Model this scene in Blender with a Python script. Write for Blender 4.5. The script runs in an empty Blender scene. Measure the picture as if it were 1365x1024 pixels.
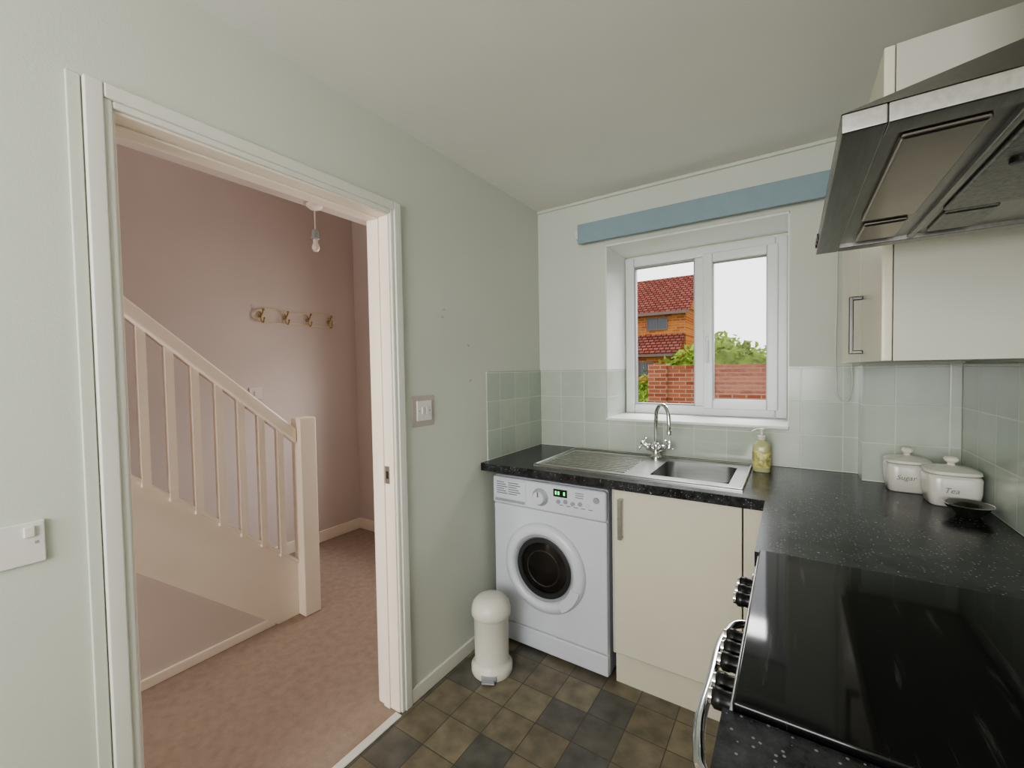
import bpy, bmesh, math, random
from mathutils import Vector, Matrix
random.seed(7)
COL=bpy.context.scene.collection

# ------------------------------------------------------------------ materials
def lin(c):
    return tuple(((v/12.92) if v<=0.04045 else ((v+0.055)/1.055)**2.4) for v in c)
def rgb(r,g,b): return lin((r/255,g/255,b/255))
def newmat(name):
    m=bpy.data.materials.new(name); m.use_nodes=True
    nt=m.node_tree; b=nt.nodes['Principled BSDF']; return m,nt,b
def mat(name,col,rough=.5,metal=0,nscale=8,namt=.06,bump=0,bscale=60,coat=0,stretch=None,emis=None,es=0,spec=None):
    m,nt,b=newmat(name); N=nt.nodes; L=nt.links
    tc=N.new('ShaderNodeTexCoord'); mp=N.new('ShaderNodeMapping'); L.new(tc.outputs['Object'],mp.inputs[0])
    if stretch: mp.inputs['Scale'].default_value=stretch
    n=N.new('ShaderNodeTexNoise'); n.inputs['Scale'].default_value=nscale; n.inputs['Detail'].default_value=4
    L.new(mp.outputs[0],n.inputs['Vector'])
    r=N.new('ShaderNodeValToRGB'); r.color_ramp.elements[0].position=.3; r.color_ramp.elements[1].position=.7
    r.color_ramp.elements[0].color=tuple(max(0,c*(1-namt)) for c in col)+(1,)
    r.color_ramp.elements[1].color=tuple(min(1,c*(1+namt)) for c in col)+(1,)
    L.new(n.outputs[0],r.inputs[0]); L.new(r.outputs[0],b.inputs['Base Color'])
    b.inputs['Roughness'].default_value=rough; b.inputs['Metallic'].default_value=metal
    b.inputs['Coat Weight'].default_value=coat
    if spec is not None: b.inputs['Specular IOR Level'].default_value=spec
    if emis:
        b.inputs['Emission Color'].default_value=emis+(1,); b.inputs['Emission Strength'].default_value=es
    if bump:
        n2=N.new('ShaderNodeTexNoise'); n2.inputs['Scale'].default_value=bscale; n2.inputs['Detail'].default_value=3
        L.new(mp.outputs[0],n2.inputs['Vector'])
        bp=N.new('ShaderNodeBump'); bp.inputs['Strength'].default_value=bump; bp.inputs['Distance'].default_value=.01
        L.new(n2.outputs[0],bp.inputs['Height']); L.new(bp.outputs[0],b.inputs['Normal'])
    return m
def math_node(nt,op,a,b=None):
    n=nt.nodes.new('ShaderNodeMath'); n.operation=op
    for i,v in enumerate((a,b)):
        if v is None: continue
        if isinstance(v,(int,float)): n.inputs[i].default_value=v
        else: nt.links.new(v,n.inputs[i])
    return n.outputs[0]
def tilemat(name,axes,size,org,cols,grout,gw,rough,bump=.3,noise=.08):
    """square tiles laid out in object space along two axes; cols = list of tile colours"""
    m,nt,b=newmat(name); N=nt.nodes; L=nt.links
    tc=N.new('ShaderNodeTexCoord'); s=N.new('ShaderNodeSeparateXYZ'); L.new(tc.outputs['Object'],s.inputs[0])
    u=math_node(nt,'DIVIDE',math_node(nt,'SUBTRACT',s.outputs[axes[0]],org[0]),size)
    v=math_node(nt,'DIVIDE',math_node(nt,'SUBTRACT',s.outputs[axes[1]],org[1]),size)
    def edge(a):
        f=math_node(nt,'FRACT',a); return math_node(nt,'MINIMUM',f,math_node(nt,'SUBTRACT',1.0,f))
    e=math_node(nt,'MINIMUM',edge(u),edge(v))
    mr=N.new('ShaderNodeMapRange'); mr.inputs['From Min'].default_value=gw*.5; mr.inputs['From Max'].default_value=gw
    L.new(e,mr.inputs['Value'])
    cb=N.new('ShaderNodeCombineXYZ'); L.new(math_node(nt,'FLOOR',u),cb.inputs[0]); L.new(math_node(nt,'FLOOR',v),cb.inputs[1])
    wn=N.new('ShaderNodeTexWhiteNoise'); L.new(cb.outputs[0],wn.inputs['Vector'])
    r=N.new('ShaderNodeValToRGB'); r.color_ramp.interpolation='CONSTANT'
    els=r.color_ramp.elements
    while len(els)<len(cols): els.new(.5)
    for i,c in enumerate(cols): els[i].position=i/len(cols); els[i].color=c+(1,)
    L.new(wn.outputs['Value'],r.inputs[0])
    n=N.new('ShaderNodeTexNoise'); n.inputs['Scale'].default_value=14; n.inputs['Detail'].default_value=6; L.new(tc.outputs['Object'],n.inputs['Vector'])
    mr2=N.new('ShaderNodeMapRange'); mr2.inputs['From Min'].default_value=.3;mr2.inputs['From Max'].default_value=.7
    mr2.inputs['To Min'].default_value=1-noise; mr2.inputs['To Max'].default_value=1+noise; L.new(n.outputs[0],mr2.inputs['Value'])
    vm=N.new('ShaderNodeVectorMath'); vm.operation='SCALE'; L.new(r.outputs[0],vm.inputs[0]); L.new(mr2.outputs[0],vm.inputs['Scale'])
    mx=N.new('ShaderNodeMix'); mx.data_type='RGBA'; mx.inputs[6].default_value=grout+(1,)
    L.new(mr.outputs[0],mx.inputs[0]); L.new(vm.outputs[0],mx.inputs[7]); L.new(mx.outputs[2],b.inputs['Base Color'])
    b.inputs['Roughness'].default_value=rough
    bp=N.new('ShaderNodeBump'); bp.inputs['Strength'].default_value=bump; bp.inputs['Distance'].default_value=.002
    L.new(mr.outputs[0],bp.inputs['Height']); L.new(bp.outputs[0],b.inputs['Normal'])
    return m
def brickmat(name,c1,c2,mort,sx,sz,axis='y',msize=.012):
    m,nt,b=newmat(name); N=nt.nodes; L=nt.links
    tc=N.new('ShaderNodeTexCoord'); s=N.new('ShaderNodeSeparateXYZ'); L.new(tc.outputs['Object'],s.inputs[0])
    cb=N.new('ShaderNodeCombineXYZ'); L.new(s.outputs['X' if axis=='y' else 'Y'],cb.inputs[0]); L.new(s.outputs['Z'],cb.inputs[1])
    t=N.new('ShaderNodeTexBrick'); L.new(cb.outputs[0],t.inputs['Vector'])
    t.inputs['Scale'].default_value=1; t.inputs['Brick Width'].default_value=sx; t.inputs['Row Height'].default_value=sz
    t.inputs['Mortar Size'].default_value=msize; t.inputs['Color1'].default_value=c1+(1,); t.inputs['Color2'].default_value=c2+(1,); t.inputs['Mortar'].default_value=mort+(1,)
    L.new(t.outputs['Color'],b.inputs['Base Color']); b.inputs['Roughness'].default_value=.95; b.inputs['Specular IOR Level'].default_value=0
    return m
def worktopmat():
    m,nt,b=newmat('black_speckled_laminate'); N=nt.nodes; L=nt.links
    tc=N.new('ShaderNodeTexCoord')
    n=N.new('ShaderNodeTexNoise'); n.inputs['Scale'].default_value=16; n.inputs['Detail'].default_value=10; n.inputs['Roughness'].default_value=.75; L.new(tc.outputs['Object'],n.inputs['Vector'])
    r=N.new('ShaderNodeValToRGB'); r.color_ramp.elements[0].position=.42; r.color_ramp.elements[1].position=.72
    r.color_ramp.elements[0].color=(.010,.010,.012,1); r.color_ramp.elements[1].color=(.075,.077,.086,1); L.new(n.outputs[0],r.inputs[0])
    def speck(scale,thr,rad=.2):
        v=N.new('ShaderNodeTexVoronoi'); v.inputs['Scale'].default_value=scale; L.new(tc.outputs['Object'],v.inputs['Vector'])
        wn=math_node(nt,'LESS_THAN',v.outputs['Distance'],rad)
        sp=N.new('ShaderNodeSeparateColor'); L.new(v.outputs['Color'],sp.inputs[0])
        return math_node(nt,'MULTIPLY',wn,math_node(nt,'GREATER_THAN',sp.outputs[0],thr))
    s=math_node(nt,'MAXIMUM',speck(40,.92,.13),math_node(nt,'MULTIPLY',speck(125,.70,.25),.7))
    mx=N.new('ShaderNodeMix'); mx.data_type='RGBA'; mx.inputs[7].default_value=(.30,.305,.32,1)
    L.new(s,mx.inputs[0]); L.new(r.outputs[0],mx.inputs[6]); L.new(mx.outputs[2],b.inputs['Base Color'])
    r2=N.new('ShaderNodeMapRange'); r2.inputs['To Min'].default_value=.10; r2.inputs['To Max'].default_value=.30; L.new(n.outputs[0],r2.inputs['Value']); L.new(r2.outputs[0],b.inputs['Roughness'])
    return m
def hobmat():
    m,nt,b=newmat('black_hob_glass'); N=nt.nodes; L=nt.links
    tc=N.new('ShaderNodeTexCoord')
    def smear(rz,sc,lo,hi,off):
        mp=N.new('ShaderNodeMapping'); L.new(tc.outputs['Object'],mp.inputs[0]); mp.inputs['Rotation'].default_value=(0,0,rz); mp.inputs['Scale'].default_value=sc; mp.inputs['Location'].default_value=(off,off,0)
        n=N.new('ShaderNodeTexNoise'); n.inputs['Scale'].default_value=1.6; n.inputs['Detail'].default_value=3; L.new(mp.outputs[0],n.inputs['Vector'])
        q=N.new('ShaderNodeMapRange'); q.inputs['From Min'].default_value=lo; q.inputs['From Max'].default_value=hi; L.new(n.outputs[0],q.inputs['Value']); return q.outputs[0]
    s=math_node(nt,'MAXIMUM',smear(.55,(40,3.0,1),.62,.80,0),smear(-.5,(44,3.4,1),.65,.82,4))
    mx=N.new('ShaderNodeMix'); mx.data_type='RGBA'; mx.inputs[6].default_value=(.006,.006,.007,1); mx.inputs[7].default_value=(.065,.065,.065,1)
    L.new(s,mx.inputs[0]); L.new(mx.outputs[2],b.inputs['Base Color'])
    b.inputs['Roughness'].default_value=.06
    return m
def glassmat(name,tint=(1,1,1),refl=.06):
    m=bpy.data.materials.new(name); m.use_nodes=True; nt=m.node_tree; nt.nodes.clear(); N=nt.nodes;L=nt.links
    t=N.new('ShaderNodeBsdfTransparent'); t.inputs[0].default_value=tint+(1,)
    g=N.new('ShaderNodeBsdfGlossy'); g.inputs['Roughness'].default_value=.02
    mx=N.new('ShaderNodeMixShader'); mx.inputs[0].default_value=refl; o=N.new('ShaderNodeOutputMaterial')
    L.new(t.outputs[0],mx.inputs[1]);L.new(g.outputs[0],mx.inputs[2]);L.new(mx.outputs[0],o.inputs[0]); return m

M={}
M['wall']=mat('wall_paint_pale_green',rgb(210,213,203),.75,namt=.02,nscale=2.5,bump=.04,bscale=150)
M['ceil']=mat('ceiling_paint',rgb(230,228,221),.85,namt=.015,nscale=3,bump=.04,bscale=120)
M['pink']=mat('hall_wall_pink',rgb(212,200,194),.8,namt=.02,nscale=3,bump=.04,bscale=150)
M['pinkc']=mat('hall_ceiling_paint',rgb(222,211,204),.85,namt=.02,nscale=3)
M['gloss']=mat('white_gloss_paint',rgb(226,224,216),.35,namt=.02,nscale=5)
M['cream']=mat('stair_cream_gloss',rgb(246,236,222),.4,namt=.02,nscale=5)
M['upvc']=mat('white_upvc',rgb(228,230,230),.3,namt=.01)
M['sill']=mat('white_sill',rgb(232,234,230),.3,namt=.01)
TC=[rgb(188,197,186),rgb(192,200,189),rgb(185,194,184)]
M['tile_back']=tilemat('green_tiles_back',('X','Z'),.15,(0.0,.915),TC,rgb(212,215,205),.02,.16,noise=.03)
M['tile_side']=tilemat('green_tiles_side',('Y','Z'),.15,(0.0,.915),TC,rgb(212,215,205),.02,.16,noise=.03)
M['vinyl']=tilemat('floor_vinyl_tiles',('X','Y'),.152,(.03,-.02),[rgb(124,116,100),rgb(103,100,93),rgb(134,126,107),rgb(114,108,96),rgb(99,98,93),rgb(126,118,101)],rgb(86,80,69),.016,.42,bump=.2,noise=.28)
M['carpet']=mat('hall_carpet',rgb(186,166,150),.97,namt=.10,nscale=25,bump=.9,bscale=420)
M['work']=worktopmat(); M['hob']=hobmat()
M['steel']=mat('brushed_steel',(.55,.55,.54),.28,1,nscale=6,namt=.10,stretch=(2,40,40))
M['hoodsteel']=mat('hood_dull_steel',(.29,.28,.265),.34,1,nscale=6,namt=.10,stretch=(30,2,30))
M['hooddark']=mat('hood_filter_steel',(.23,.225,.21),.38,1,nscale=200,namt=.25)
M['hoodlamp']=mat('hood_lamp_panel',(.31,.275,.245),.30,1,nscale=8,namt=.08)
M['chrome']=mat('chrome',(.75,.75,.75),.08,1,namt=.02)
M['dsteel']=mat('dark_handle_steel',(.13,.125,.12),.4,1,namt=.05)
M['door']=mat('cupboard_cream_door',rgb(220,215,197),.22,namt=.015,nscale=4)
M['carc']=mat('cupboard_side_panel',rgb(196,195,184),.4,namt=.015,nscale=4)
M['washer']=mat('washer_white_enamel',rgb(216,219,228),.3,namt=.01)
M['wgrey']=mat('washer_grey_plastic',rgb(160,164,170),.35,namt=.02)
M['wlabel']=mat('washer_print_grey',rgb(110,112,118),.5,namt=.02)
M['dark']=mat('dark_rubber',rgb(52,52,54),.5,namt=.1,spec=.3)
M['drum']=mat('drum_steel',(.10,.095,.09),.35,1,nscale=80,namt=.3)
M['dglass']=mat('porthole_glass',(.018,.015,.013),.15,nscale=5,namt=.6,spec=.25)
M['green']=mat('green_led',(.05,.5,.1),.4,emis=(.1,1,.2),es=1.5)
M['black']=mat('black_plastic',rgb(24,24,26),.3,namt=.1)
M['binw']=mat('bin_white_plastic',rgb(226,224,214),.3,namt=.02)
M['blue']=mat('blue_pelmet',rgb(144,164,172),.7,namt=.03,nscale=20)
M['switch']=mat('switch_white',rgb(228,224,220),.3,namt=.01)
M['surround']=mat('switch_surround',rgb(190,180,174),.3,namt=.02)
M['ceramic']=mat('white_ceramic',rgb(226,224,214),.15,namt=.02,nscale=6)
M['ink']=mat('canister_lettering',rgb(130,126,120),.5)
M['brass']=mat('brass',(.50,.38,.18),.25,1,namt=.05)
M['wire']=mat('rail_cream_wire',rgb(224,212,184),.4,namt=.03)
M['soap']=mat('soap_liquid',rgb(196,196,150),.15,namt=.05)
M['soaplabel']=mat('soap_label',rgb(206,200,130),.4,nscale=60,namt=.6)
M['smoke']=mat('smoked_glass',(.03,.03,.025),.05,namt=.3,coat=1)
M['glass']=glassmat('window_glass',refl=.003)
M['bulb']=mat('bulb_glass',rgb(235,225,215),.2,namt=.02)
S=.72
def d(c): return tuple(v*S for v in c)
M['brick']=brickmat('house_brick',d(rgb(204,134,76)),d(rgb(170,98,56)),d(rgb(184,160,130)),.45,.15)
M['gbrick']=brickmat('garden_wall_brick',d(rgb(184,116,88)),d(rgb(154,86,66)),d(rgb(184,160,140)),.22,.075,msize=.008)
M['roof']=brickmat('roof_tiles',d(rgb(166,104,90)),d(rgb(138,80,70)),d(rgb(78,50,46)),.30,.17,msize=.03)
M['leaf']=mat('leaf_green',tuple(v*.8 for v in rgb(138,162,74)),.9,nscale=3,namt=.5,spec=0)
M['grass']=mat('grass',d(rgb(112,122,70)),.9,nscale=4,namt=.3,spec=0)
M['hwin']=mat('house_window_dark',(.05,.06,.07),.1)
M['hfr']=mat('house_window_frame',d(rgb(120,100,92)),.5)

# ------------------------------------------------------------------ geometry helpers
def link(name,bm,mats,smooth=False):
    me=bpy.data.meshes.new(name); bmesh.ops.recalc_face_normals(bm,faces=bm.faces); bm.to_mesh(me); bm.free()
    for m in (mats if isinstance(mats,list) else [mats]): me.materials.append(m)
    ob=bpy.data.objects.new(name,me); COL.objects.link(ob)
    if smooth:
        for p in me.polygons: p.use_smooth=True
    return ob
def addbox(bm,lo,hi,mi=0):
    x0,y0,z0=lo;x1,y1,z1=hi
    v=[bm.verts.new(p) for p in ((x0,y0,z0),(x1,y0,z0),(x1,y1,z0),(x0,y1,z0),(x0,y0,z1),(x1,y0,z1),(x1,y1,z1),(x0,y1,z1))]
    for q in ((0,3,2,1),(4,5,6,7),(0,1,5,4),(1,2,6,5),(2,3,7,6),(3,0,4,7)):
        f=bm.faces.new([v[i] for i in q]); f.material_index=mi
def boxes(name,bl,m,bevel=0,seg=2):
    bm=bmesh.new()
    for lo,hi in bl: addbox(bm,lo,hi)
    ob=link(name,bm,m)
    if bevel:
        md=ob.modifiers.new('b','BEVEL'); md.width=bevel; md.segments=seg; md.limit_method='ANGLE'
        for p in ob.data.polygons: p.use_smooth=True
        ob.modifiers.new('w','WEIGHTED_NORMAL')
    return ob
def box(name,lo,hi,m,bevel=0,seg=2): return boxes(name,[(lo,hi)],m,bevel,seg)
def prism(name,poly,axis,a,b,m,bevel=0):
    """poly: 2D points in the plane perpendicular to axis (0: y,z ; 1: x,z ; 2: x,y)"""
    bm=bmesh.new()
    def mk(p,t):
        return {0:(t,p[0],p[1]),1:(p[0],t,p[1]),2:(p[0],p[1],t)}[axis]
    A=[bm.verts.new(mk(p,a)) for p in poly]; B=[bm.verts.new(mk(p,b)) for p in poly]
    bm.faces.new(A); bm.faces.new(B[::-1]); n=len(poly)
    for i in range(n): bm.faces.new((A[i],B[i],B[(i+1)%n],A[(i+1)%n]))
    ob=link(name,bm,m)
    if bevel:
        md=ob.modifiers.new('b','BEVEL'); md.width=bevel; md.segments=2; md.limit_method='ANGLE'
        for p in ob.data.polygons: p.use_smooth=True
        ob.modifiers.new('w','WEIGHTED_NORMAL')
    return ob
def rot_to(axis):
    return Vector((0,0,1)).rotation_difference(Vector(axis)).to_matrix()
def lathe(name,prof,c,m,axis=(0,0,1),seg=40,sq=None):
    """prof: (radius, height); sq: superellipse exponent for squarish plan"""
    bm=bmesh.new(); R=rot_to(axis); rings=[]
    for r,h in prof:
        if r<1e-5: rings.append([bm.verts.new(Vector(c)+R@Vector((0,0,h)))]); continue
        ring=[]
        for i in range(seg):
            a=2*math.pi*i/seg; ca,sa=math.cos(a),math.sin(a); k=1
            if sq: k=(abs(ca)**sq+abs(sa)**sq)**(-1/sq)
            ring.append(bm.verts.new(Vector(c)+R@Vector((r*k*ca,r*k*sa,h))))
        rings.append(ring)
    for A,B in zip(rings,rings[1:]):
        for i in range(seg):
            j=(i+1)%seg
            if len(A)==1 and len(B)==1: continue
            if len(A)==1: bm.faces.new((A[0],B[j],B[i]))
            elif len(B)==1: bm.faces.new((A[i],A[j],B[0]))
            else: bm.faces.new((A[i],A[j],B[j],B[i]))
    ob=link(name,bm,m,True)
    md=ob.modifiers.new('e','EDGE_SPLIT'); md.split_angle=math.radians(50)
    return ob
def tube(name,pts,r,m,res=10,smooth=True,cyclic=False):
    cu=bpy.data.curves.new(name,'CURVE'); cu.dimensions='3D'; cu.bevel_depth=r; cu.bevel_resolution=4; cu.use_fill_caps=True; cu.resolution_u=res
    sp=cu.splines.new('BEZIER' if smooth else 'POLY')
    if smooth:
        sp.bezier_points.add(len(pts)-1)
        for b,p in zip(sp.bezier_points,pts): b.co=p; b.handle_left_type=b.handle_right_type='AUTO'
    else:
        sp.points.add(len(pts)-1)
        for b,p in zip(sp.points,pts): b.co=tuple(p)+(1,)
    sp.use_cyclic_u=cyclic
    ob=bpy.data.objects.new(name,cu); COL.objects.link(ob)
    dg=bpy.context.evaluated_depsgraph_get(); me=bpy.data.meshes.new_from_object(ob.evaluated_get(dg))
    bpy.data.objects.remove(ob); me.materials.clear(); me.materials.append(m)
    for p in me.polygons: p.use_smooth=True
    o2=bpy.data.objects.new(name,me); COL.objects.link(o2); return o2
def group(name,loc,parts):
    e=bpy.data.objects.new(name,None); e.location=loc; e.empty_display_size=.1; COL.objects.link(e)
    inv=Matrix.Translation(Vector(loc)).inverted()
    for p in parts: p.parent=e; p.matrix_parent_inverse=inv
    return e
def text(name,s,size,loc,rot,m,ext=.0004):
    cu=bpy.data.curves.new(name,'FONT'); cu.body=s; cu.size=size; cu.extrude=ext; cu.align_x='CENTER'; cu.align_y='CENTER'; cu.shear=.3
    ob=bpy.data.objects.new(name,cu); COL.objects.link(ob)
    dg=bpy.context.evaluated_depsgraph_get(); me=bpy.data.meshes.new_from_object(ob.evaluated_get(dg)); bpy.data.objects.remove(ob)
    me.transform(Matrix.Translation(loc)@rot.to_4x4()); me.materials.clear(); me.materials.append(m)
    o=bpy.data.objects.new(name,me); COL.objects.link(o); return o

RX=1.84; CZ=2.35; YB=-3.9
# ------------------------------------------------------------------ kitchen shell
box('floor',(0,YB,-.1),(RX+.12,.4,0),M['vinyl'])
box('ceiling',(0,YB,CZ),(RX+.12,.4,CZ+.12),M['ceil'])
OY0,OY1,OZ=-2.0,-1.155,2.012
def leftwall(nm,xa,xb,m):
    y1=.4
    boxes(nm,[((xa,YB,0),(xb,OY0,CZ)),((xa,OY1,0),(xb,y1,CZ)),((xa,OY0,OZ),(xb,OY1,CZ))],m)
leftwall('wall_left',-.06,0,M['wall'])
leftwall('wall_hall_right',-.12,-.0601,M['pink'])
WX0,WX1,WZ0,WZ1=.435,1.305,1.095,2.075
boxes('wall_window',[((0,0,0),(WX0,.4,CZ)),((WX1,0,0),(RX+.12,.4,CZ)),((WX0,0,0),(WX1,.4,WZ0)),((WX0,0,WZ1),(WX1,.4,CZ))],M['wall'])
box('wall_boxing',(1.56,-.13,0),(RX,0,CZ),M['wall'])
box('wall_right',(RX,YB,0),(RX+.12,0,CZ),M['wall'])
boxes('wall_rear',[((-.12,YB-.12,0),(.25,YB,CZ)),((1.6,YB-.12,0),(RX+.12,YB,CZ)),((.25,YB-.12,0),(1.6,YB,.9)),((.25,YB-.12,2.15),(1.6,YB,CZ))],M['wall'])  # unseen wall behind the camera; its opening is made up to admit fill light
# tiles
TT=.008; TZ0,TZ1=.911,1.372
boxes('wall_tiles_window',[((0.009,-TT,TZ0),(WX0,0,TZ1)),((WX1,-TT,TZ0),(1.56,0,TZ1)),((WX0,-TT,TZ0),(WX1,0,WZ0-.012)),((1.56,-.13-TT,TZ0),(RX-.009,-.13,TZ1))],M['tile_back'])
boxes('wall_tiles_left',[((0,-.565,TZ0),(TT,0,TZ1)),((WX0,0.0,WZ0),(WX0+.005,.30,TZ1)),((1.56-TT,-.13-TT,TZ0),(1.56,-TT,TZ1)),((WX1-.005,0,WZ0),(WX1,.30,TZ1))],M['tile_side'])
box('wall_tiles_right',(RX-TT,-2.9,TZ0),(RX,-.13-TT,TZ1),M['tile_side'])
box('baseboard_left',(0,-1.13,0),(.014,-.03,.062),M['gloss'],.004)
box('baseboard_left_near',(0,YB,0),(.014,-2.07,.062),M['gloss'],.004)
box('trim_ceiling',(0,-.012,CZ-.018),(1.56,0,CZ),M['wall'],.004)

# ------------------------------------------------------------------ doorway
parts=[]
ly0,ly1,lz=-1.978,-1.183,1.987
parts.append(boxes('lining',[((-.122,OY0,0),(.002,ly0,OZ)),((-.122,ly1,0),(.002,OY1,OZ)),((-.122,ly0,lz),(.002,ly1,OZ))],M['cream'],.002))
parts.append(boxes('stop',[((-.085,ly0,0),(-.05,ly0+.007,lz)),((-.085,ly1-.007,0),(-.05,ly1,lz)),((-.085,ly0+.007,lz-.007),(-.05,ly1-.007,lz))],M['cream'],.002))
def arch(xa,xb,nm):
    s=1 if xb>xa else -1
    def fr(w0,w1,t):
        a,b=min(xa,xa+s*t),max(xa,xa+s*t)
        return [((a,ly0-w1,0),(b,ly0-w0,lz+w1)),((a,ly1+w0,0),(b,ly1+w1,lz+w1)),((a,ly0-w0,lz+w0),(b,ly1+w0,lz+w1))]
    parts.append(boxes(nm,fr(.006,.024,.012)+fr(.022,.056,.018),M['gloss'],.004))
arch(.0005,.02,'architrave_kitchen'); arch(-.1215,-.14,'architrave_hall')
parts.append(box('architrave_outer_edge',(.0005,ly0-.082,0),(.008,ly0-.058,lz+.056),M['wall'],.003))
parts.append(boxes('strike_plate',[((-.048,ly1-.0025,.93),(-.022,ly1-.0005,1.0))],M['steel']))
parts.append(box('latch_hole',(-.040,ly1-.0035,.95),(-.028,ly1-.0026,.98),M['dark']))
group('door_frame',(0,-1.58,0),parts)
box('trim_threshold',(-.012,-1.975,0),(.022,-1.19,.008),M['gloss'],.003)

# ------------------------------------------------------------------ window
parts=[]
fy0,fy1=.31,.37
gx0,gx1=WX0+.008,WX1-.008; gz0,gz1=WZ0+.003,WZ1-.02
parts.append(boxes('outer_frame',[((gx0,fy0,gz0),(gx0+.055,fy1,gz1)),((gx1-.055,fy0,gz0),(gx1,fy1,gz1)),((gx0+.055,fy0,gz0),(gx1-.055,fy1,gz0+.055)),((gx0+.055,fy0,gz1-.055),(gx1-.055,fy1,gz1)),((.848,fy0,gz0+.055),(.905,fy1,gz1-.055))],M['upvc'],.006))
cx0,cx1,cz0,cz1=.893,gx1-.042,gz0+.042,gz1-.042
parts.append(boxes('casement_frame',[((cx0,fy0-.018,cz0),(cx0+.05,fy1-.02,cz1)),((cx1-.05,fy0-.018,cz0),(cx1,fy1-.02,cz1)),((cx0+.05,fy0-.018,cz0),(cx1-.05,fy1-.02,cz0+.05)),((cx0+.05,fy0-.018,cz1-.05),(cx1-.05,fy1-.02,cz1))],M['upvc'],.006))
parts.append(boxes('glazing_bead',[((gx0+.055,fy0+.01,gz0+.055),(gx0+.062,fy1-.01,gz1-.055)),((.841,fy0+.01,gz0+.055),(.848,fy1-.01,gz1-.055)),((gx0+.062,fy0+.01,gz0+.055),(.841,fy1-.01,gz0+.064)),((gx0+.062,fy0+.01,gz1-.064),(.841,fy1-.01,gz1-.055)),
  ((cx0+.048,fy0-.008,cz0+.048),(cx0+.054,fy1-.025,cz1-.048)),((cx1-.054,fy0-.008,cz0+.048),(cx1-.048,fy1-.025,cz1-.048)),((cx0+.054,fy0-.008,cz0+.048),(cx1-.054,fy1-.025,cz0+.054)),((cx0+.054,fy0-.008,cz1-.054),(cx1-.054,fy1-.025,cz1-.048))],M['wgrey'],.001))
parts.append(boxes('glass',[((gx0+.05,.338,gz0+.05),(.85,.342,gz1-.05)),((cx0+.045,.333,cz0+.045),(cx1-.045,.337,cz1-.045))],M['glass']))
parts.append(box('handle_plate',(.907,fy0-.03,1.47),(.925,fy0-.018,1.55),M['upvc'],.004))
parts.append(tube('handle_lever',[(.916,fy0-.03,1.52),(.916,fy0-.052,1.52),(.918,fy0-.055,1.50),(.919,fy0-.052,1.40)],.008,M['upvc']))
group('window_1',(.87,.33,1.5),parts)
box('trim_window_sill',(WX0,-.022,WZ0-.012),(WX1,.31,WZ0+.004),M['sill'],.004)
boxes('trim_window_reveal',[((WX0+.002,0,WZ1-.012),(WX1-.002,.31,WZ1-.001)),((WX0,0.0,TZ1),(WX0+.006,.31,WZ1-.012)),((WX1-.006,0.0,TZ1),(WX1,.31,WZ1-.012))],M['sill'])
# pelmet
parts=[box('board',(.292,-.062,2.088),(1.455,-.048,2.197),M['blue'],.003),
       box('top_board',(.292,-.048,2.187),(1.455,0,2.197),M['blue'])]
parts.append(boxes('brackets',[((.272,-.05,2.12),(.292,0,2.17)),((1.455,-.05,2.12),(1.47,0,2.17))],M['gloss'],.003))
parts.append(tube('roller',[(.30,-.026,2.135),(1.44,-.026,2.135)],.016,M['gloss'],smooth=False))
group('blind_pelmet',(.87,-.03,2.1),parts)
tube('blind_pull_cord',[(1.475,-.03,2.13),(1.475,-.03,1.7),(1.475,-.03,1.32),(1.485,-.028,1.235),(1.505,-.028,1.22),(1.522,-.028,1.25),(1.526,-.03,1.38),(1.526,-.03,1.9),(1.50,-.03,2.13)],.0022,M['gloss'])

# ------------------------------------------------------------------ switches, marks
def plate(name,y,z,w,h,rock,surround=0):
    p=[]
    x=0.0
    if surround:
        p.append(box('surround',(0,y-w/2-surround,z-h/2-surround),(.004,y+w/2+surround,z+h/2+surround),M['surround'],.002)); x=.004
    p.append(box('plate',(x,y-w/2,z-h/2),(x+.008,y+w/2,z+h/2),M['switch'],.003))
    for (dy,dz,ww,hh) in rock: p.append(box('rocker',(x+.007,y+dy-ww/2,z+dz-hh/2),(x+.013,y+dy+ww/2,z+dz+hh/2),M['switch'],.002))
    p.append(boxes('screws',[((x+.0075,y-w/2+.01,z-.003),(x+.0085,y-w/2+.016,z+.003)),((x+.0075,y+w/2-.016,z-.003),(x+.0085,y+w/2-.01,z+.003))],M['wgrey']))
    group(name,(0,y,z),p)
plate('light_switch',-1.015,1.21,.086,.086,[(-.012,0,.012,.03),(.012,0,.012,.03)],.022)
plate('wall_socket',-2.195,1.035,.146,.088,[(-.035,.024,.02,.012),(.05,.024,.016,.022),(-.03,-.008,.05,.012)])
boxes('wall_plug_holes',[((0,y-.006,z-.005),(.002,y+.006,z+.005)) for y,z in ((-.87,1.655),(-.70,1.50),(-.69,1.33),(-.88,1.62))],M['surround'])

# ------------------------------------------------------------------ worktop
WF=-.62
sx0,sx1,sy0,sy1=.80,1.115,-.475,-.15
zt,zb=.91,.872
boxes('worktop',[((0.001,WF,zb),(sx0,-.001,zt)),((sx1,WF,zb),(1.56,-.001,zt)),((sx0,WF,zb),(sx1,sy0,zt)),((sx0,sy1,zb),(sx1,-.001,zt)),
  ((1.56,WF,zb),(RX-.001,-.131,zt)),((1.24,-1.105,zb),(RX-.001,WF,zt))],M['work'])
box('worktop_near',(1.24,-3.0,zb),(RX-.001,-1.69,zt),M['work'])

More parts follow.
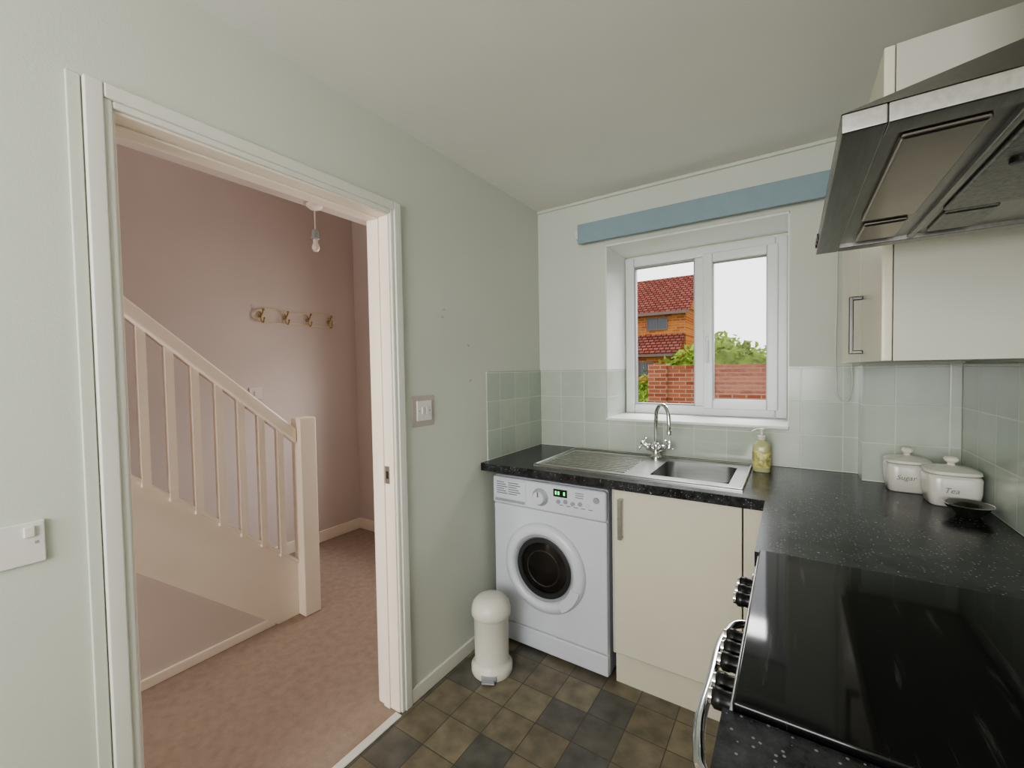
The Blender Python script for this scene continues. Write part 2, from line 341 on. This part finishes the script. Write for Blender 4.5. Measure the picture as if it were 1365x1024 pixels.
# ------------------------------------------------------------------ sink
parts=[]
X0,X1,Y0,Y1=.265,1.165,-.545,-.065
s0,s1=zt+.0005,zt+.006
parts.append(boxes('top',[((X0,Y0,s0),(sx0+.004,Y1,s1)),((sx1-.004,Y0,s0),(X1,Y1,s1)),((sx0+.004,Y0,s0),(sx1-.004,sy0+.004,s1)),((sx0+.004,sy1-.004,s0),(sx1-.004,Y1,s1))],M['steel']))
parts.append(boxes('rim',[((X0,Y0,s1),(X1,Y0+.01,s1+.005)),((X0,Y1-.01,s1),(X1,Y1,s1+.005)),((X0,Y0+.01,s1),(X0+.01,Y1-.01,s1+.005)),((X1-.01,Y0+.01,s1),(X1,Y1-.01,s1+.005))],M['steel'],.003))
parts.append(boxes('drainer_ridges',[((.30,y,s1-.001),(.70,y+.012,s1+.004)) for y in [-.49+.034*i for i in range(11)]],M['steel'],.003))
bm=bmesh.new()
addbox(bm,(sx0+.005,sy0+.005,.74),(sx1-.005,sy1-.005,s1-.0005)); bm.faces.ensure_lookup_table()
top=[f for f in bm.faces if all(v.co.z>.9 for v in f.verts)]; bmesh.ops.delete(bm,geom=top,context='FACES')
be=[e for e in bm.edges if not all(v.co.z>.9 for v in e.verts)]
bmesh.ops.bevel(bm,geom=be,offset=.045,segments=6,profile=.5,affect='EDGES')
parts.append(link('bowl',bm,M['steel'],True))
parts.append(lathe('drain',[(0,.742),(.03,.742),(.032,.744),(.04,.743)],(.955,-.31,0),M['chrome']))
group('kitchen_sink',(.72,-.3,.91),parts)
# tap
tx,ty=.738,-.110; tz=s1+.0015
parts=[lathe('base',[(0,0),(.028,0),(.028,.006),(.018,.014),(.016,.05),(.019,.055),(.019,.07),(.012,.078),(0,.078)],(tx,ty,tz),M['chrome']),
 tube('spout',[(tx,ty,tz+.06),(tx,ty,tz+.20),(tx+.010,ty-.012,tz+.25),(tx+.042,ty-.045,tz+.275),(tx+.074,ty-.078,tz+.25),(tx+.084,ty-.09,tz+.20),(tx+.085,ty-.091,tz+.15)],.010,M['chrome']),
 lathe('nozzle',[(0,0),(.012,0),(.013,.02),(.010,.024),(0,.024)],(tx+.085,ty-.091,tz+.135),M['chrome'])]
for s in (-1,1):
    a=Vector((s*.8,-.1,.5)).normalized(); c0=Vector((tx,ty,tz+.03))
    parts.append(lathe('valve',[(0,0),(.013,0),(.013,.03),(.018,.035),(.018,.05),(.010,.055),(.010,.068),(0,.068)],c0,M['chrome'],axis=a,seg=20))
    hc=c0+a*.078; R=rot_to(a)
    for k in range(2):
        dv=R@Vector((math.cos(k*math.pi/2+.4),math.sin(k*math.pi/2+.4),0))*.029
        parts.append(tube('cross_bar',[hc-dv,hc+dv],.0055,M['chrome'],smooth=False))
    for k in range(4):
        dv=R@Vector((math.cos(k*math.pi/2+.4),math.sin(k*math.pi/2+.4),0))*.029
        parts.append(lathe('cross_knob',[(0,-.007),(.007,-.004),(.008,0),(.007,.004),(0,.007)],hc+dv,M['chrome'],seg=12))
    parts.append(lathe('cross_hub',[(0,-.01),(.011,-.008),(.012,.004),(.008,.011),(0,.012)],hc,M['chrome'],axis=a,seg=20))
group('kitchen_tap',(tx,ty,tz),parts)

# soap bottle
sc=(1.205,-.14,zt+.0005)
parts=[lathe('bottle',[(0,0),(.033,0),(.035,.006),(.035,.105),(.031,.122),(.015,.134),(.013,.142),(0,.142)],sc,M['soap'],sq=3),
 lathe('label',[(.0355,.02),(.0362,.022),(.0362,.092),(.0355,.094)],sc,M['soaplabel'],sq=3),
 lathe('pump_collar',[(0,.140),(.016,.140),(.016,.156),(.006,.158),(.005,.178),(.012,.18),(.012,.188),(0,.190)],sc,M['ceramic']),
 tube('pump_spout',[(sc[0],sc[1],sc[2]+.184),(sc[0]-.02,sc[1]-.015,sc[2]+.184),(sc[0]-.036,sc[1]-.027,sc[2]+.176)],.0045,M['ceramic'])]
group('soap_dispenser',sc,parts)

# canisters
def canister(x,y,s,letter):
    c=(x,y,zt+.0005)
    k=s/.067
    p=[lathe('pot',[(0,0),(.055*k,0),(.060*k,.004),(.066*k,.05),(.067*k,.090),(.064*k,.099),(.060*k,.101),(0,.101)],c,M['ceramic'],sq=5,seg=64),
       lathe('lid',[(.0,.1015),(.064*k,.102),(.069*k,.106),(.067*k,.114),(.052*k,.121),(.022,.126),(.010,.129),(.008,.135),(.013,.139),(.0175,.144),(.018,.150),(.012,.157),(0,.159)],c,M['ceramic'],sq=3.4,seg=64)]
    p.append(text('lettering',letter,.024,Vector((x-.012,y-.0665*k,zt+.055)),Matrix.Rotation(math.pi/2,3,'X'),M['ink'],.0001))
    group('ceramic_canister',c,p)
canister(1.672,-.213,.064,'Sugar'); canister(1.757,-.352,.067,'Tea')
dc=(1.765,-.49,zt+.0005)
parts=[lathe('dish',[(0,0),(.026,0),(.028,.004),(.040,.016),(.056,.034),(.058,.036),(.054,.036),(.038,.019),(.024,.009),(0,.008)],dc,M['smoke'],seg=24)]
parts.append(lathe('rim',[(.056,.034),(.059,.036),(.056,.038),(.054,.036),(.056,.034)],dc,M['chrome'],seg=24))
group('glass_dish',dc,parts)

# ------------------------------------------------------------------ washing machine
wx0,wx1,wf,wz=.045,.65,-.575,.848
parts=[box('cabinet',(wx0,wf+.012,.012),(wx1,-.05,wz),M['washer'],.012,3)]
parts.append(box('front_panel',(wx0+.002,wf,.115),(wx1-.002,wf+.02,.705),M['washer'],.008,3))
parts.append(box('plinth_panel',(wx0+.002,wf+.001,.018),(wx1-.002,wf+.02,.110),M['washer'],.006))
parts.append(box('control_panel',(wx0+.001,wf-.010,.708),(wx1-.001,wf+.02,wz-.004),M['washer'],.012,3))
parts.append(box('drawer',(wx0+.015,wf-.0135,.722),(wx0+.20,wf-.008,.832),M['washer'],.006))
parts.append(box('drawer_grip',(wx0+.02,wf-.0145,.724),(wx0+.195,wf-.0130,.738),M['wgrey'],.002))
lab=[]
for i in range(6): lab.append(((wx0+.03,wf-.0142,.818-.011*i),(wx0+.03+.045+.01*(i%3),wf-.0134,.822-.011*i)))
for i in range(6): lab.append(((wx0+.10,wf-.0142,.818-.011*i),(wx0+.10+.05+.01*((i+1)%3),wf-.0134,.822-.011*i)))
for i in range(5): lab.append(((.425+.036*i,wf-.0108,.752),(.445+.036*i,wf-.0098,.755)))
for i in range(3): lab.append(((.505,wf-.0108,.818-.01*i),(.545,wf-.0098,.821-.01*i)))
parts.append(boxes('printed_text',lab,M['wlabel']))
ax=(0,-1,0)
parts.append(lathe('dial_ring',[(0,0),(.040,0),(.042,.003),(.036,.006),(0,.006)],(.325,wf-.010,.775),M['wgrey'],axis=ax))
parts.append(lathe('programme_dial',[(0,0),(.032,0),(.031,.016),(.028,.020),(0,.021)],(.325,wf-.0155,.775),M['washer'],axis=ax))
parts.append(box('dial_mark',(.322,wf-.038,.780),(.328,wf-.036,.803),M['wlabel']))
parts.append(box('display',(.395,wf-.0125,.79),(.465,wf-.0095,.825),M['black'],.002))
parts.append(boxes('display_digits',[((.405+.014*i,wf-.0135,.80),(.413+.014*i,wf-.0124,.816)) for i in (0,1,3)],M['green']))
for i in range(5):
    parts.append(lathe('button',[(0,0),(.010,0),(.010,.004),(0,.005)],(.42+.036*i,wf-.010,.772 if i%2 else .768),M['wgrey'] if i<4 else M['washer'],axis=ax,seg=20))
parts.append(lathe('start_button',[(0,0),(.014,0),(.013,.006),(0,.007)],(.605,wf-.010,.80),M['wgrey'],axis=ax,seg=24))
dc=(.335,wf,.435)
parts.append(lathe('door_ring',[(.213,-.002),(.214,.010),(.205,.022),(.185,.031),(.168,.030),(.158,.020),(.155,.004)],dc,M['washer'],axis=ax,seg=64))
parts.append(lathe('door_seal',[(.1555,.004),(.157,.016),(.152,.018),(.140,.006),(.138,-.002)],dc,M['wgrey'],axis=ax,seg=64))
parts.append(lathe('porthole_gasket',[(.149,.004),(.143,.011),(.122,.013),(.118,.006)],dc,M['dark'],axis=ax,seg=64))
parts.append(lathe('porthole_glass',[(.124,.002),(.100,.010),(.06,.015),(0,.017)],dc,M['dglass'],axis=ax,seg=64))
parts.append(lathe('drum_ring',[(.080,.0135),(.083,.0150),(.087,.0135)],dc,M['drum'],axis=ax,seg=64))
bm=bmesh.new()
n=14; A=[];B=[]
for i in range(n+1):
    a=math.radians(-58+i*40/n)
    for lst,rr in ((A,.160),(B,.204)): lst.append((rr,a))
vs=[]
for hh in (.024,.034):
    vs.append([[bm.verts.new((dc[0]+r_*math.cos(a),wf-hh,dc[2]+r_*math.sin(a))) for r_,a in lst] for lst in (A,B)])
for i in range(n):
    for k in range(2): bm.faces.new((vs[k][0][i],vs[k][0][i+1],vs[k][1][i+1],vs[k][1][i]))
    for s in range(2): bm.faces.new((vs[0][s][i],vs[0][s][i+1],vs[1][s][i+1],vs[1][s][i]))
for i in (0,n): bm.faces.new((vs[0][0][i],vs[1][0][i],vs[1][1][i],vs[0][1][i]))
parts.append(link('door_handle',bm,M['washer']))
for fx in (wx0+.05,wx1-.05):
    for fy in (-.52,-.1): parts.append(lathe('foot',[(0,0),(.02,0),(.02,.014),(0,.014)],(fx,fy,0),M['dark'],seg=16))
group('washing_machine',(.35,-.3,0),parts)

# ------------------------------------------------------------------ base cupboard under sink
DF=-.60
parts=[boxes('carcass',[((.675,DF+.02,.15),(.690,-.03,zb-.001)),((1.225,DF+.02,.15),(1.239,-.03,zb-.001)),((.69,DF+.02,.15),(1.225,-.03,.165))],M['carc']),
 box('door',(.690,DF,.165),(1.168,DF+.019,zb-.006),M['door'],.003),
 box('corner_post',(1.172,DF,.165),(1.238,DF+.019,zb-.006),M['door'],.003),
 box('plinth',(.675,-.545,0),(1.239,-.53,.15),M['door'])]
hx=.722
parts.append(boxes('handle',[((hx-.008,DF-.030,.665),(hx+.008,DF-.024,.835)),((hx-.008,DF-.026,.665),(hx+.008,DF,.673)),((hx-.008,DF-.026,.827),(hx+.008,DF,.835))],M['steel'],.002))
group('base_cupboard',(.95,-.3,0),parts)
def basecab(y0,y1):
    p=[box('carcass',(1.285,y0,.12),(1.83,y1,zb-.001),M['carc']),
       box('door',(1.262,y0+.004,.16),(1.281,y1-.004,zb-.006),M['door'],.003),
       box('plinth',(1.32,y0,0),(1.335,y1,.12),M['door']),
       boxes('handle',[((1.232,y0+.03,.665),(1.238,y0+.045,.835)),((1.236,y0+.03,.665),(1.262,y0+.045,.673)),((1.236,y0+.03,.827),(1.262,y0+.045,.835))],M['steel'],.002)]
    group('base_cupboard',(1.5,(y0+y1)/2,0),p)
basecab(-1.104,-.625); basecab(-2.98,-1.70)

# ------------------------------------------------------------------ cooker
cy0,cy1=-1.685,-1.11
parts=[box('body',(1.266,cy0+.004,.03),(1.825,cy1-.004,.898),M['black'],.004),
 box('hob_glass',(1.251,cy0,.899),(1.832,cy1,.920),M['hob'],.004,3),
 boxes('hob_trim',[((1.247,cy0+.002,.893),(1.262,cy1-.002,.904))],M['steel'],.002),
 box('control_fascia',(1.250,cy0+.005,.77),(1.266,cy1-.005,.891),M['black'],.003),
 box('grill_door',(1.248,cy0+.008,.55),(1.265,cy1-.008,.765),M['smoke'],.003),
 box('oven_door',(1.248,cy0+.008,.10),(1.265,cy1-.008,.545),M['smoke'],.003),
 box('kick_plinth',(1.27,cy0+.01,0),(1.30,cy1-.01,.06),M['black'])]
for y in (-1.135,-1.177,-1.219,-1.385,-1.427,-1.469,-1.53,-1.572):
    parts.append(lathe('knob_collar',[(0,0),(.0185,0),(.0185,.008),(0,.008)],(1.250,y,.835),M['chrome'],axis=(-1,0,0),seg=28))
    parts.append(lathe('knob',[(.0,.008),(.0155,.008),(.0145,.022),(.0165,.026),(.0165,.036),(.012,.040),(0,.040)],(1.250,y,.835),M['black'],axis=(-1,0,0),seg=28))
    parts.append(lathe('knob_cap',[(0,.040),(.0125,.040),(.012,.045),(0,.0455)],(1.250,y,.835),M['chrome'],axis=(-1,0,0),seg=28))
for z in (.745,.50):
    parts.append(tube('bow_handle',[(1.248,cy1-.045,z),(1.210,cy1-.055,z),(1.192,cy1-.10,z),(1.184,(cy0+cy1)/2,z),(1.192,cy0+.10,z),(1.210,cy0+.055,z),(1.248,cy0+.045,z)],.010,M['chrome']))
group('cooker',(1.54,-1.4,0),parts)

# ------------------------------------------------------------------ extractor hood
hx0,hx1,hy0,hy1,hz=1.357,RX-.002,-1.785,-1.245,1.60
rh=.019
parts=[boxes('rim',[((hx0,hy0,hz),(hx0+.035,hy1,hz+rh)),((hx0+.035,hy0,hz),(hx1,hy0+.03,hz+rh)),((hx0+.035,hy1-.03,hz),(hx1,hy1,hz+rh)),((hx1-.02,hy0+.03,hz),(hx1,hy1-.03,hz+rh))],M['hoodsteel'],.0015)]
bm=bmesh.new()
lo=[(hx0,hy0),(hx1,hy0),(hx1,hy1),(hx0,hy1)]; cyh=(hy0+hy1)/2
hi=[(hx1-.24,cyh-.12),(hx1,cyh-.12),(hx1,cyh+.12),(hx1-.24,cyh+.12)]
A=[bm.verts.new((x,y,hz+rh)) for x,y in lo]; B=[bm.verts.new((x,y,hz+.13)) for x,y in hi]
for i in range(4): bm.faces.new((A[i],A[(i+1)%4],B[(i+1)%4],B[i]))
bm.faces.new(B); bm.faces.new(A[::-1])
parts.append(link('canopy',bm,M['hoodsteel']))
parts.append(box('chimney',(hx1-.24,cyh-.12,hz+.13),(hx1,cyh+.12,CZ-.001),M['hoodsteel'],.002))
parts.append(box('under_plate',(hx0+.035,hy0+.03,hz+.008),(hx1-.02,hy1-.03,hz+.017),M['hoodsteel']))
parts.append(box('lamp_panel',(1.408,-1.735,hz+.002),(1.474,-1.435,hz+.010),M['hoodlamp'],.006,3))
parts.append(box('lamp_cover',(1.414,-1.405,hz+.002),(1.470,-1.30,hz+.010),M['hoodlamp'],.006,3))
parts.append(box('lamp_cover_2',(1.51,-1.405,hz+.002),(1.57,-1.30,hz+.010),M['hooddark'],.006,3))
parts.append(box('divider',(1.490,hy0+.03,hz+.001),(1.498,hy1-.03,hz+.010),M['hoodsteel'],.002))
parts.append(box('grease_filter',(1.505,-1.75,hz+.002),(1.80,-1.42,hz+.010),M['hooddark'],.004))
parts.append(lathe('filter_latch',[(0,0),(.009,0),(.009,-.004),(0,-.005)],(1.53,-1.60,hz+.002),M['black'],seg=24))
parts.append(boxes('control_buttons',[((hx0-.003,y,hz+.004),(hx0,y+.016,hz+.014)) for y in (-1.30,-1.33,-1.36)],M['black'],.001))
group('extractor_hood',(1.6,-1.5,hz),parts)

# ------------------------------------------------------------------ wall cabinet
kx,ky0,ky1,kz0,kz1=1.50,-1.09,-.14,1.382,2.055
parts=[box('carcass',(kx,ky0,kz0),(RX-.002,ky1,kz1),M['carc'],.001),
 box('door_near',(kx-.020,ky0,kz0),(kx-.001,-.742,kz1),M['door'],.003),
 box('door_far',(kx-.020,-.739,kz0),(kx-.001,-.20,kz1),M['door'],.003)]
hy=-.79
parts.append(boxes('handle',[((kx-.050,hy-.009,1.405),(kx-.040,hy+.009,1.565)),((kx-.045,hy-.009,1.405),(kx-.02,hy+.009,1.415)),((kx-.045,hy-.009,1.555),(kx-.02,hy+.009,1.565))],M['dsteel'],.002))
group('wall_cabinet',(1.67,-.6,1.38),parts)

# ------------------------------------------------------------------ pedal bin
bc=(.165,-.775,0)
parts=[lathe('body',[(0,0),(.092,0),(.095,.006),(.095,.030),(.088,.040),(.080,.048),(.078,.06),(.080,.255),(.086,.262),(0,.262)],bc,M['binw'],seg=48),
 lathe('lid',[(0,.2625),(.087,.2625),(.090,.266),(.090,.290),(.084,.315),(.066,.336),(.040,.346),(0,.349)],bc,M['binw'],seg=48)]
v=Vector((.45,-.89,0)).normalized()
pb=Vector(bc)+v*.085
R=Matrix.Rotation(math.atan2(v.y,v.x)+math.pi/2,3,'Z')
ped=box('pedal',(-.028,-.035,.010),(.028,.02,.018),M['wgrey'],.003); ped.data.transform(Matrix.Translation(pb)@R.to_4x4()); parts.append(ped)
rc=box('pedal_recess',(-.034,-.0115,.006),(.034,.004,.030),M['wgrey'],.002); rc.data.transform(Matrix.Translation(pb)@R.to_4x4()); parts.append(rc)
hb=box('hinge_block',(-.03,-.012,.24),(.03,.012,.285),M['binw'],.004); hb.data.transform(Matrix.Translation(Vector(bc)-v*.088)@R.to_4x4()); parts.append(hb)
group('pedal_bin',bc,parts)

# ------------------------------------------------------------------ hall
HX=-1.896; HY=.06; SX=-1.067
box('floor_hall',(HX-.1,YB,-.1),(-.0001,HY+.1,-.0005),M['carpet'])
box('wall_hall_far',(HX-.1,YB-.12,0),(HX,HY+.1,4.7),M['pink'])
boxes('wall_hall_front',[((HX,HY,0),(-1.35,HY+.1,4.7)),((-1.35,HY,2.05),(-.5,HY+.1,4.7)),((-.5,HY,0),(-.12,HY+.1,4.7))],M['pink'])
boxes('wall_hall_rear',[((HX,YB-.12,0),(-1.0,YB,4.7)),((-1.0,YB-.12,2.05),(-.3,YB,4.7)),((-.3,YB-.12,0),(-.12,YB,4.7))],M['pink'])  # unseen wall, opening added for the hall fill lamp
box('ceiling_hall',(-1.045,YB,CZ),(-.12,HY,CZ+.2),M['pink'])
box('wall_landing',(-1.045,YB,CZ+.2),(-.945,HY,4.7),M['pink'])
box('ceiling_landing',(HX,YB,4.7),(-.945,HY,4.8),M['pinkc'])
parts=[boxes('frame',[((-1.35,HY,0),(-1.30,HY+.08,2.05)),((-.55,HY,0),(-.5,HY+.08,2.05)),((-1.30,HY,2.0),(-.55,HY+.08,2.05))],M['gloss'],.003),
 boxes('leaf',[((-1.30,HY+.02,.01),(-1.18,HY+.065,2.0)),((-.67,HY+.02,.01),(-.55,HY+.065,2.0)),((-1.18,HY+.02,.01),(-.67,HY+.065,.9)),((-1.18,HY+.02,1.88),(-.67,HY+.065,2.0))],M['gloss'],.003),
 box('glass',(-1.18,HY+.04,.9),(-.67,HY+.045,1.88),M['glass'])]
group('door_1',(-.92,HY,0),parts)
boxes('baseboard_hall',[((HX,-.75,0),(HX+.014,HY,.09)),((HX+.014,HY-.014,0),(-1.35,HY,.09))],M['cream'],.003)
# staircase
sl=.90
def ztop(y): return .27+sl*(-.97-y)
ye=-2.75
parts=[]
parts.append(prism('string',[(-1.0,0),(-1.0,ztop(-1.0)),(ye,ztop(ye)),(ye,ztop(ye)-.40),(-1.12,0)],0,SX,SX+.03,M['cream'],.002))
parts.append(prism('string_cap',[(-1.0,ztop(-1.0)),(-1.0,ztop(-1.0)+.022),(ye,ztop(ye)+.022),(ye,ztop(ye))],0,SX-.012,SX+.045,M['cream'],.003))
parts.append(prism('understair_panel',[(-1.12,0),(ye,ztop(ye)-.40),(ye,0)],0,SX-.01,SX+.008,M['pinkc']))
parts.append(box('understair_skirting',(SX+.008,ye,0),(SX+.022,-1.13,.045),M['cream'],.003))
nx0,nx1,ny0,ny1=-1.065,-.970,-1.0,-.905
parts.append(box('newel_post',(nx0,ny0,0),(nx1,ny1,1.128),M['cream'],.006))
def zr(y): return 1.05+sl*(-.98-y)
parts.append(prism('handrail',[(-1.0,zr(-1.0)-.085),(-1.0,zr(-1.0)),(ye,zr(ye)),(ye,zr(ye)-.085)],0,-1.065,-1.000,M['cream'],.012))
y=-1.085; bm=bmesh.new()
while y>ye+.05:
    addbox(bm,(-1.05,y-.016,ztop(y)-.0),(-1.018,y+.016,zr(y)-.06)); y-=.0965
ob=link('balusters',bm,M['cream']); parts.append(ob)
bm=bmesh.new()
for i in range(11):
    y=-.93-.212*i
    addbox(bm,(HX+.002,y-.212-.02,0),(SX-.012,y,.19*(i+1)))
parts.append(link('carpeted_treads',bm,M['carpet']))
group('staircase',(-1.45,-1.6,0),parts)
# coat rack
parts=[]
rx=HX
parts.append(tube('rail_top',[(rx+.018,-.79,1.80),(rx+.018,-.76,1.835),(rx+.018,-.47,1.842),(rx+.018,-.18,1.835),(rx+.018,-.15,1.80)],.004,M['wire']))
parts.append(tube('rail_bottom',[(rx+.018,-.79,1.80),(rx+.018,-.76,1.768),(rx+.018,-.47,1.762),(rx+.018,-.18,1.768),(rx+.018,-.15,1.80)],.004,M['wire']))
for y in (-.74,-.56,-.38,-.20):
    parts.append(lathe('rose',[(0,0),(.014,0),(.012,.006),(.006,.010),(0,.010)],(rx+.001,y,1.80),M['brass'],axis=(1,0,0),seg=16))
    parts.append(tube('hook',[(rx+.005,y,1.83),(rx+.02,y,1.80),(rx+.022,y,1.765),(rx+.045,y,1.75),(rx+.062,y,1.775)],.0045,M['brass']))
    parts.append(tube('hook_upper',[(rx+.02,y,1.80),(rx+.035,y,1.815),(rx+.05,y,1.835)],.0045,M['brass']))
    parts.append(lathe('hook_ball',[(0,-.009),(.008,-.005),(.009,0),(.008,.005),(0,.009)],(rx+.052,y,1.84),M['brass'],seg=12))
    parts.append(lathe('hook_ball',[(0,-.007),(.006,-.004),(.007,0),(.006,.004),(0,.007)],(rx+.063,y,1.78),M['brass'],seg=12))
group('coat_rack',(rx,-.47,1.8),parts)
p=[box('plate',(rx,-.833,1.197),(rx+.008,-.747,1.283),M['pinkc'],.003),box('rocker',(rx+.007,-.80,1.225),(rx+.013,-.78,1.255),M['pinkc'],.001)]
group('hall_light_switch',(rx,-.79,1.24),p)
# pendant
pc=(-.99,-.86,0)
parts=[lathe('ceiling_rose',[(0,CZ),(.045,CZ),(.044,CZ-.012),(.030,CZ-.024),(.010,CZ-.028),(0,CZ-.028)],pc,M['cream'],seg=28),
 tube('flex',[(pc[0],pc[1],CZ-.02),(pc[0],pc[1],CZ-.15)],.003,M['cream'],smooth=False),
 lathe('lampholder',[(0,0),(.010,0),(.018,-.012),(.019,-.045),(.023,-.047),(.023,-.055),(.016,-.06),(0,-.06)],(pc[0],pc[1],CZ-.14),M['wgrey'],seg=24),
 lathe('bulb_cap',[(0,0),(.013,0),(.013,-.02),(.02,-.035),(.022,-.05),(.014,-.066),(0,-.07)],(pc[0],pc[1],CZ-.20),M['bulb'],seg=24)]
group('pendant_light',(pc[0],pc[1],CZ-.1),parts)

# ------------------------------------------------------------------ outside
box('ground_outside',(-30,.45,-.5),(30,60,-.15),M['grass'])
HF=23.4
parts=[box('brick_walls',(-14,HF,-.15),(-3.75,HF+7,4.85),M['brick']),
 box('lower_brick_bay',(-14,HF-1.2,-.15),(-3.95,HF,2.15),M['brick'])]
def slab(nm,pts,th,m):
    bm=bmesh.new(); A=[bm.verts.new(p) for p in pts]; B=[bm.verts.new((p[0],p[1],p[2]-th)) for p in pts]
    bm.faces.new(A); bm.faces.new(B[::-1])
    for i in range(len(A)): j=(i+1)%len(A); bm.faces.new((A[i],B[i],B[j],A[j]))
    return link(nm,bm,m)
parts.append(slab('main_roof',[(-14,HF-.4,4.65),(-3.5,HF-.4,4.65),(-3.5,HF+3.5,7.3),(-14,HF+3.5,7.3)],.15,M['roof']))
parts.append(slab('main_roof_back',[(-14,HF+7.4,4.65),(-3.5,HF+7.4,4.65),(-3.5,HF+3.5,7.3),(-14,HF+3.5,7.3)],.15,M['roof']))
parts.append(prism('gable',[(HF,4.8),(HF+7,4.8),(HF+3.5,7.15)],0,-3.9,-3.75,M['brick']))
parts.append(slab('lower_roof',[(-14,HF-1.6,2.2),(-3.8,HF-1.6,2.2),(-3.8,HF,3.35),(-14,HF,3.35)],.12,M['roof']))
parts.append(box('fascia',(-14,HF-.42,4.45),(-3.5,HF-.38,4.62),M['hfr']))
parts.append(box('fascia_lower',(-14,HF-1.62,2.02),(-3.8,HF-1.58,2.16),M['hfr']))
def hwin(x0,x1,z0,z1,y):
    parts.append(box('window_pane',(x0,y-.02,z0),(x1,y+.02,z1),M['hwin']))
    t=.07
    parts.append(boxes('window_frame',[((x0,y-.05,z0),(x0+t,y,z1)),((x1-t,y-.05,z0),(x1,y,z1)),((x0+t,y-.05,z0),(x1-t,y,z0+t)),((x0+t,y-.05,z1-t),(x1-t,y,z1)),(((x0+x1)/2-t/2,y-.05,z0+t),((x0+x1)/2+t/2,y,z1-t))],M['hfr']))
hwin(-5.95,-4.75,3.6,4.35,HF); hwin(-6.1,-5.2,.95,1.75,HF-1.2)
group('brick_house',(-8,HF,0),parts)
gy=6.0
parts=[box('wall_body',(-.92,gy,-.15),(9,gy+.22,1.36),M['gbrick']),box('coping',(-.95,gy-.02,1.36),(9,gy+.24,1.42),M['gbrick']),
 box('pier',(-1.0,gy-.06,-.15),(-.66,gy+.28,1.46),M['gbrick'])]
group('garden_brick_wall',(2,gy,0),parts)
def bush(name,blobs,n,leaf=.09):
    bm=bmesh.new()
    for (c,r) in blobs:
        res=bmesh.ops.create_icosphere(bm,subdivisions=2,radius=r*.86,matrix=Matrix.Translation(c))
        for v in res['verts']:
            v.co+= (v.co-Vector(c)).normalized()*random.uniform(-.12,.06)*r
    tot=sum(r*r for c,r in blobs)
    for (c,r) in blobs:
        for i in range(int(n*r*r/tot)):
            dv=Vector((random.gauss(0,1),random.gauss(0,1),random.gauss(0,1))).normalized()
            p=Vector(c)+dv*r*random.uniform(.8,1.12)
            a=Vector((random.uniform(-1,1),random.uniform(-1,1),random.uniform(-1,1))).normalized(); b_=a.orthogonal().normalized()
            s=leaf*random.uniform(.6,1.4)
            bm.faces.new([bm.verts.new(p+a*s),bm.verts.new(p+b_*s*.5),bm.verts.new(p-a*s),bm.verts.new(p-b_*s*.5)])
    return link(name,bm,M['leaf'])
bush('garden_shrub',[((-1.6,10.5,.75),.85),((-.9,10.5,1.25),.75),((-.3,10.3,1.5),.75),((.3,10.5,1.3),.7),((-2.1,10.2,.4),.6),((.9,10.6,1.0),.6)],2600)
bush('low_hedge',[((-2.2,8.2,.15),.55),((-1.6,8.4,.1),.5),((-2.9,8.5,.2),.6),((-1.3,7.6,-.05),.4)],1200,.06)
parts=[box('walls',(1.4,40,-.15),(5,45,2.6),M['brick']),prism('roof',[(40-.3,2.5),(45.3,2.5),(42.5,4.2)],0,1.2,5.2,M['roof'])]
group('distant_house',(3,42,0),parts)

# ------------------------------------------------------------------ world & lights
w=bpy.data.worlds.new('overcast'); bpy.context.scene.world=w; w.use_nodes=True
nt=w.node_tree; bg=nt.nodes['Background']; bg.inputs[0].default_value=(.97,.98,1,1); bg.inputs[1].default_value=1.5
def area(name,loc,target,sx,sy,power,col=(1,1,1),spread=180):
    l=bpy.data.lights.new(name,'AREA'); l.shape='RECTANGLE'; l.size=sx; l.size_y=sy; l.energy=power; l.color=col; l.spread=math.radians(spread)
    o=bpy.data.objects.new(name,l); o.location=loc; dv=Vector(target)-Vector(loc); o.rotation_euler=dv.to_track_quat('-Z','Y').to_euler(); COL.objects.link(o); return o
area('sky_light_window',(.9,1.7,3.2),(.87,.3,1.6),2.2,1.2,100,(.99,.99,1))
area('rear_fill_light',(.92,YB-.25,1.55),(.92,0,1.5),1.3,1.2,34,(1,.99,.965))  # added fill lamp behind the camera, outside an invented window opening
area('sky_light_front_door',(-.92,HY+.3,1.4),(-1.1,-2,1.0),.6,1.0,13,(1,.93,.88))
area('hall_rear_fill_light',(-.65,YB-.15,1.3),(-1.2,-1,1.0),.65,1.4,15,(1,.91,.84))  # fill lamp added to brighten balusters and newel; the doorway is made up
area('landing_light',(-1.46,-1.9,4.6),(-1.46,-1.9,0),.8,1.4,8,(1,.93,.88))
# ------------------------------------------------------------------ camera
F=567.0237;yaw,pitch,roll=.5833,.0316,-.0164
f=Vector((-math.sin(yaw)*math.cos(pitch),math.cos(yaw)*math.cos(pitch),-math.sin(pitch)))
r0=Vector((math.cos(yaw),math.sin(yaw),0)); u0=r0.cross(f)
r=r0*math.cos(roll)+u0*math.sin(roll); u=-r0*math.sin(roll)+u0*math.cos(roll)
cd=bpy.data.cameras.new('camera'); cd.sensor_width=36; cd.lens=F/1365*36; cd.clip_start=.02; cd.clip_end=200
co=bpy.data.objects.new('camera',cd); COL.objects.link(co)
m=Matrix((r,u,-f)).transposed().to_4x4(); m.translation=(1.3182,-2.3177,1.3746); co.matrix_world=m
bpy.context.scene.camera=co
vs=bpy.context.scene.view_settings; vs.view_transform='AgX'; vs.look='AgX - Medium High Contrast'; vs.exposure=.5
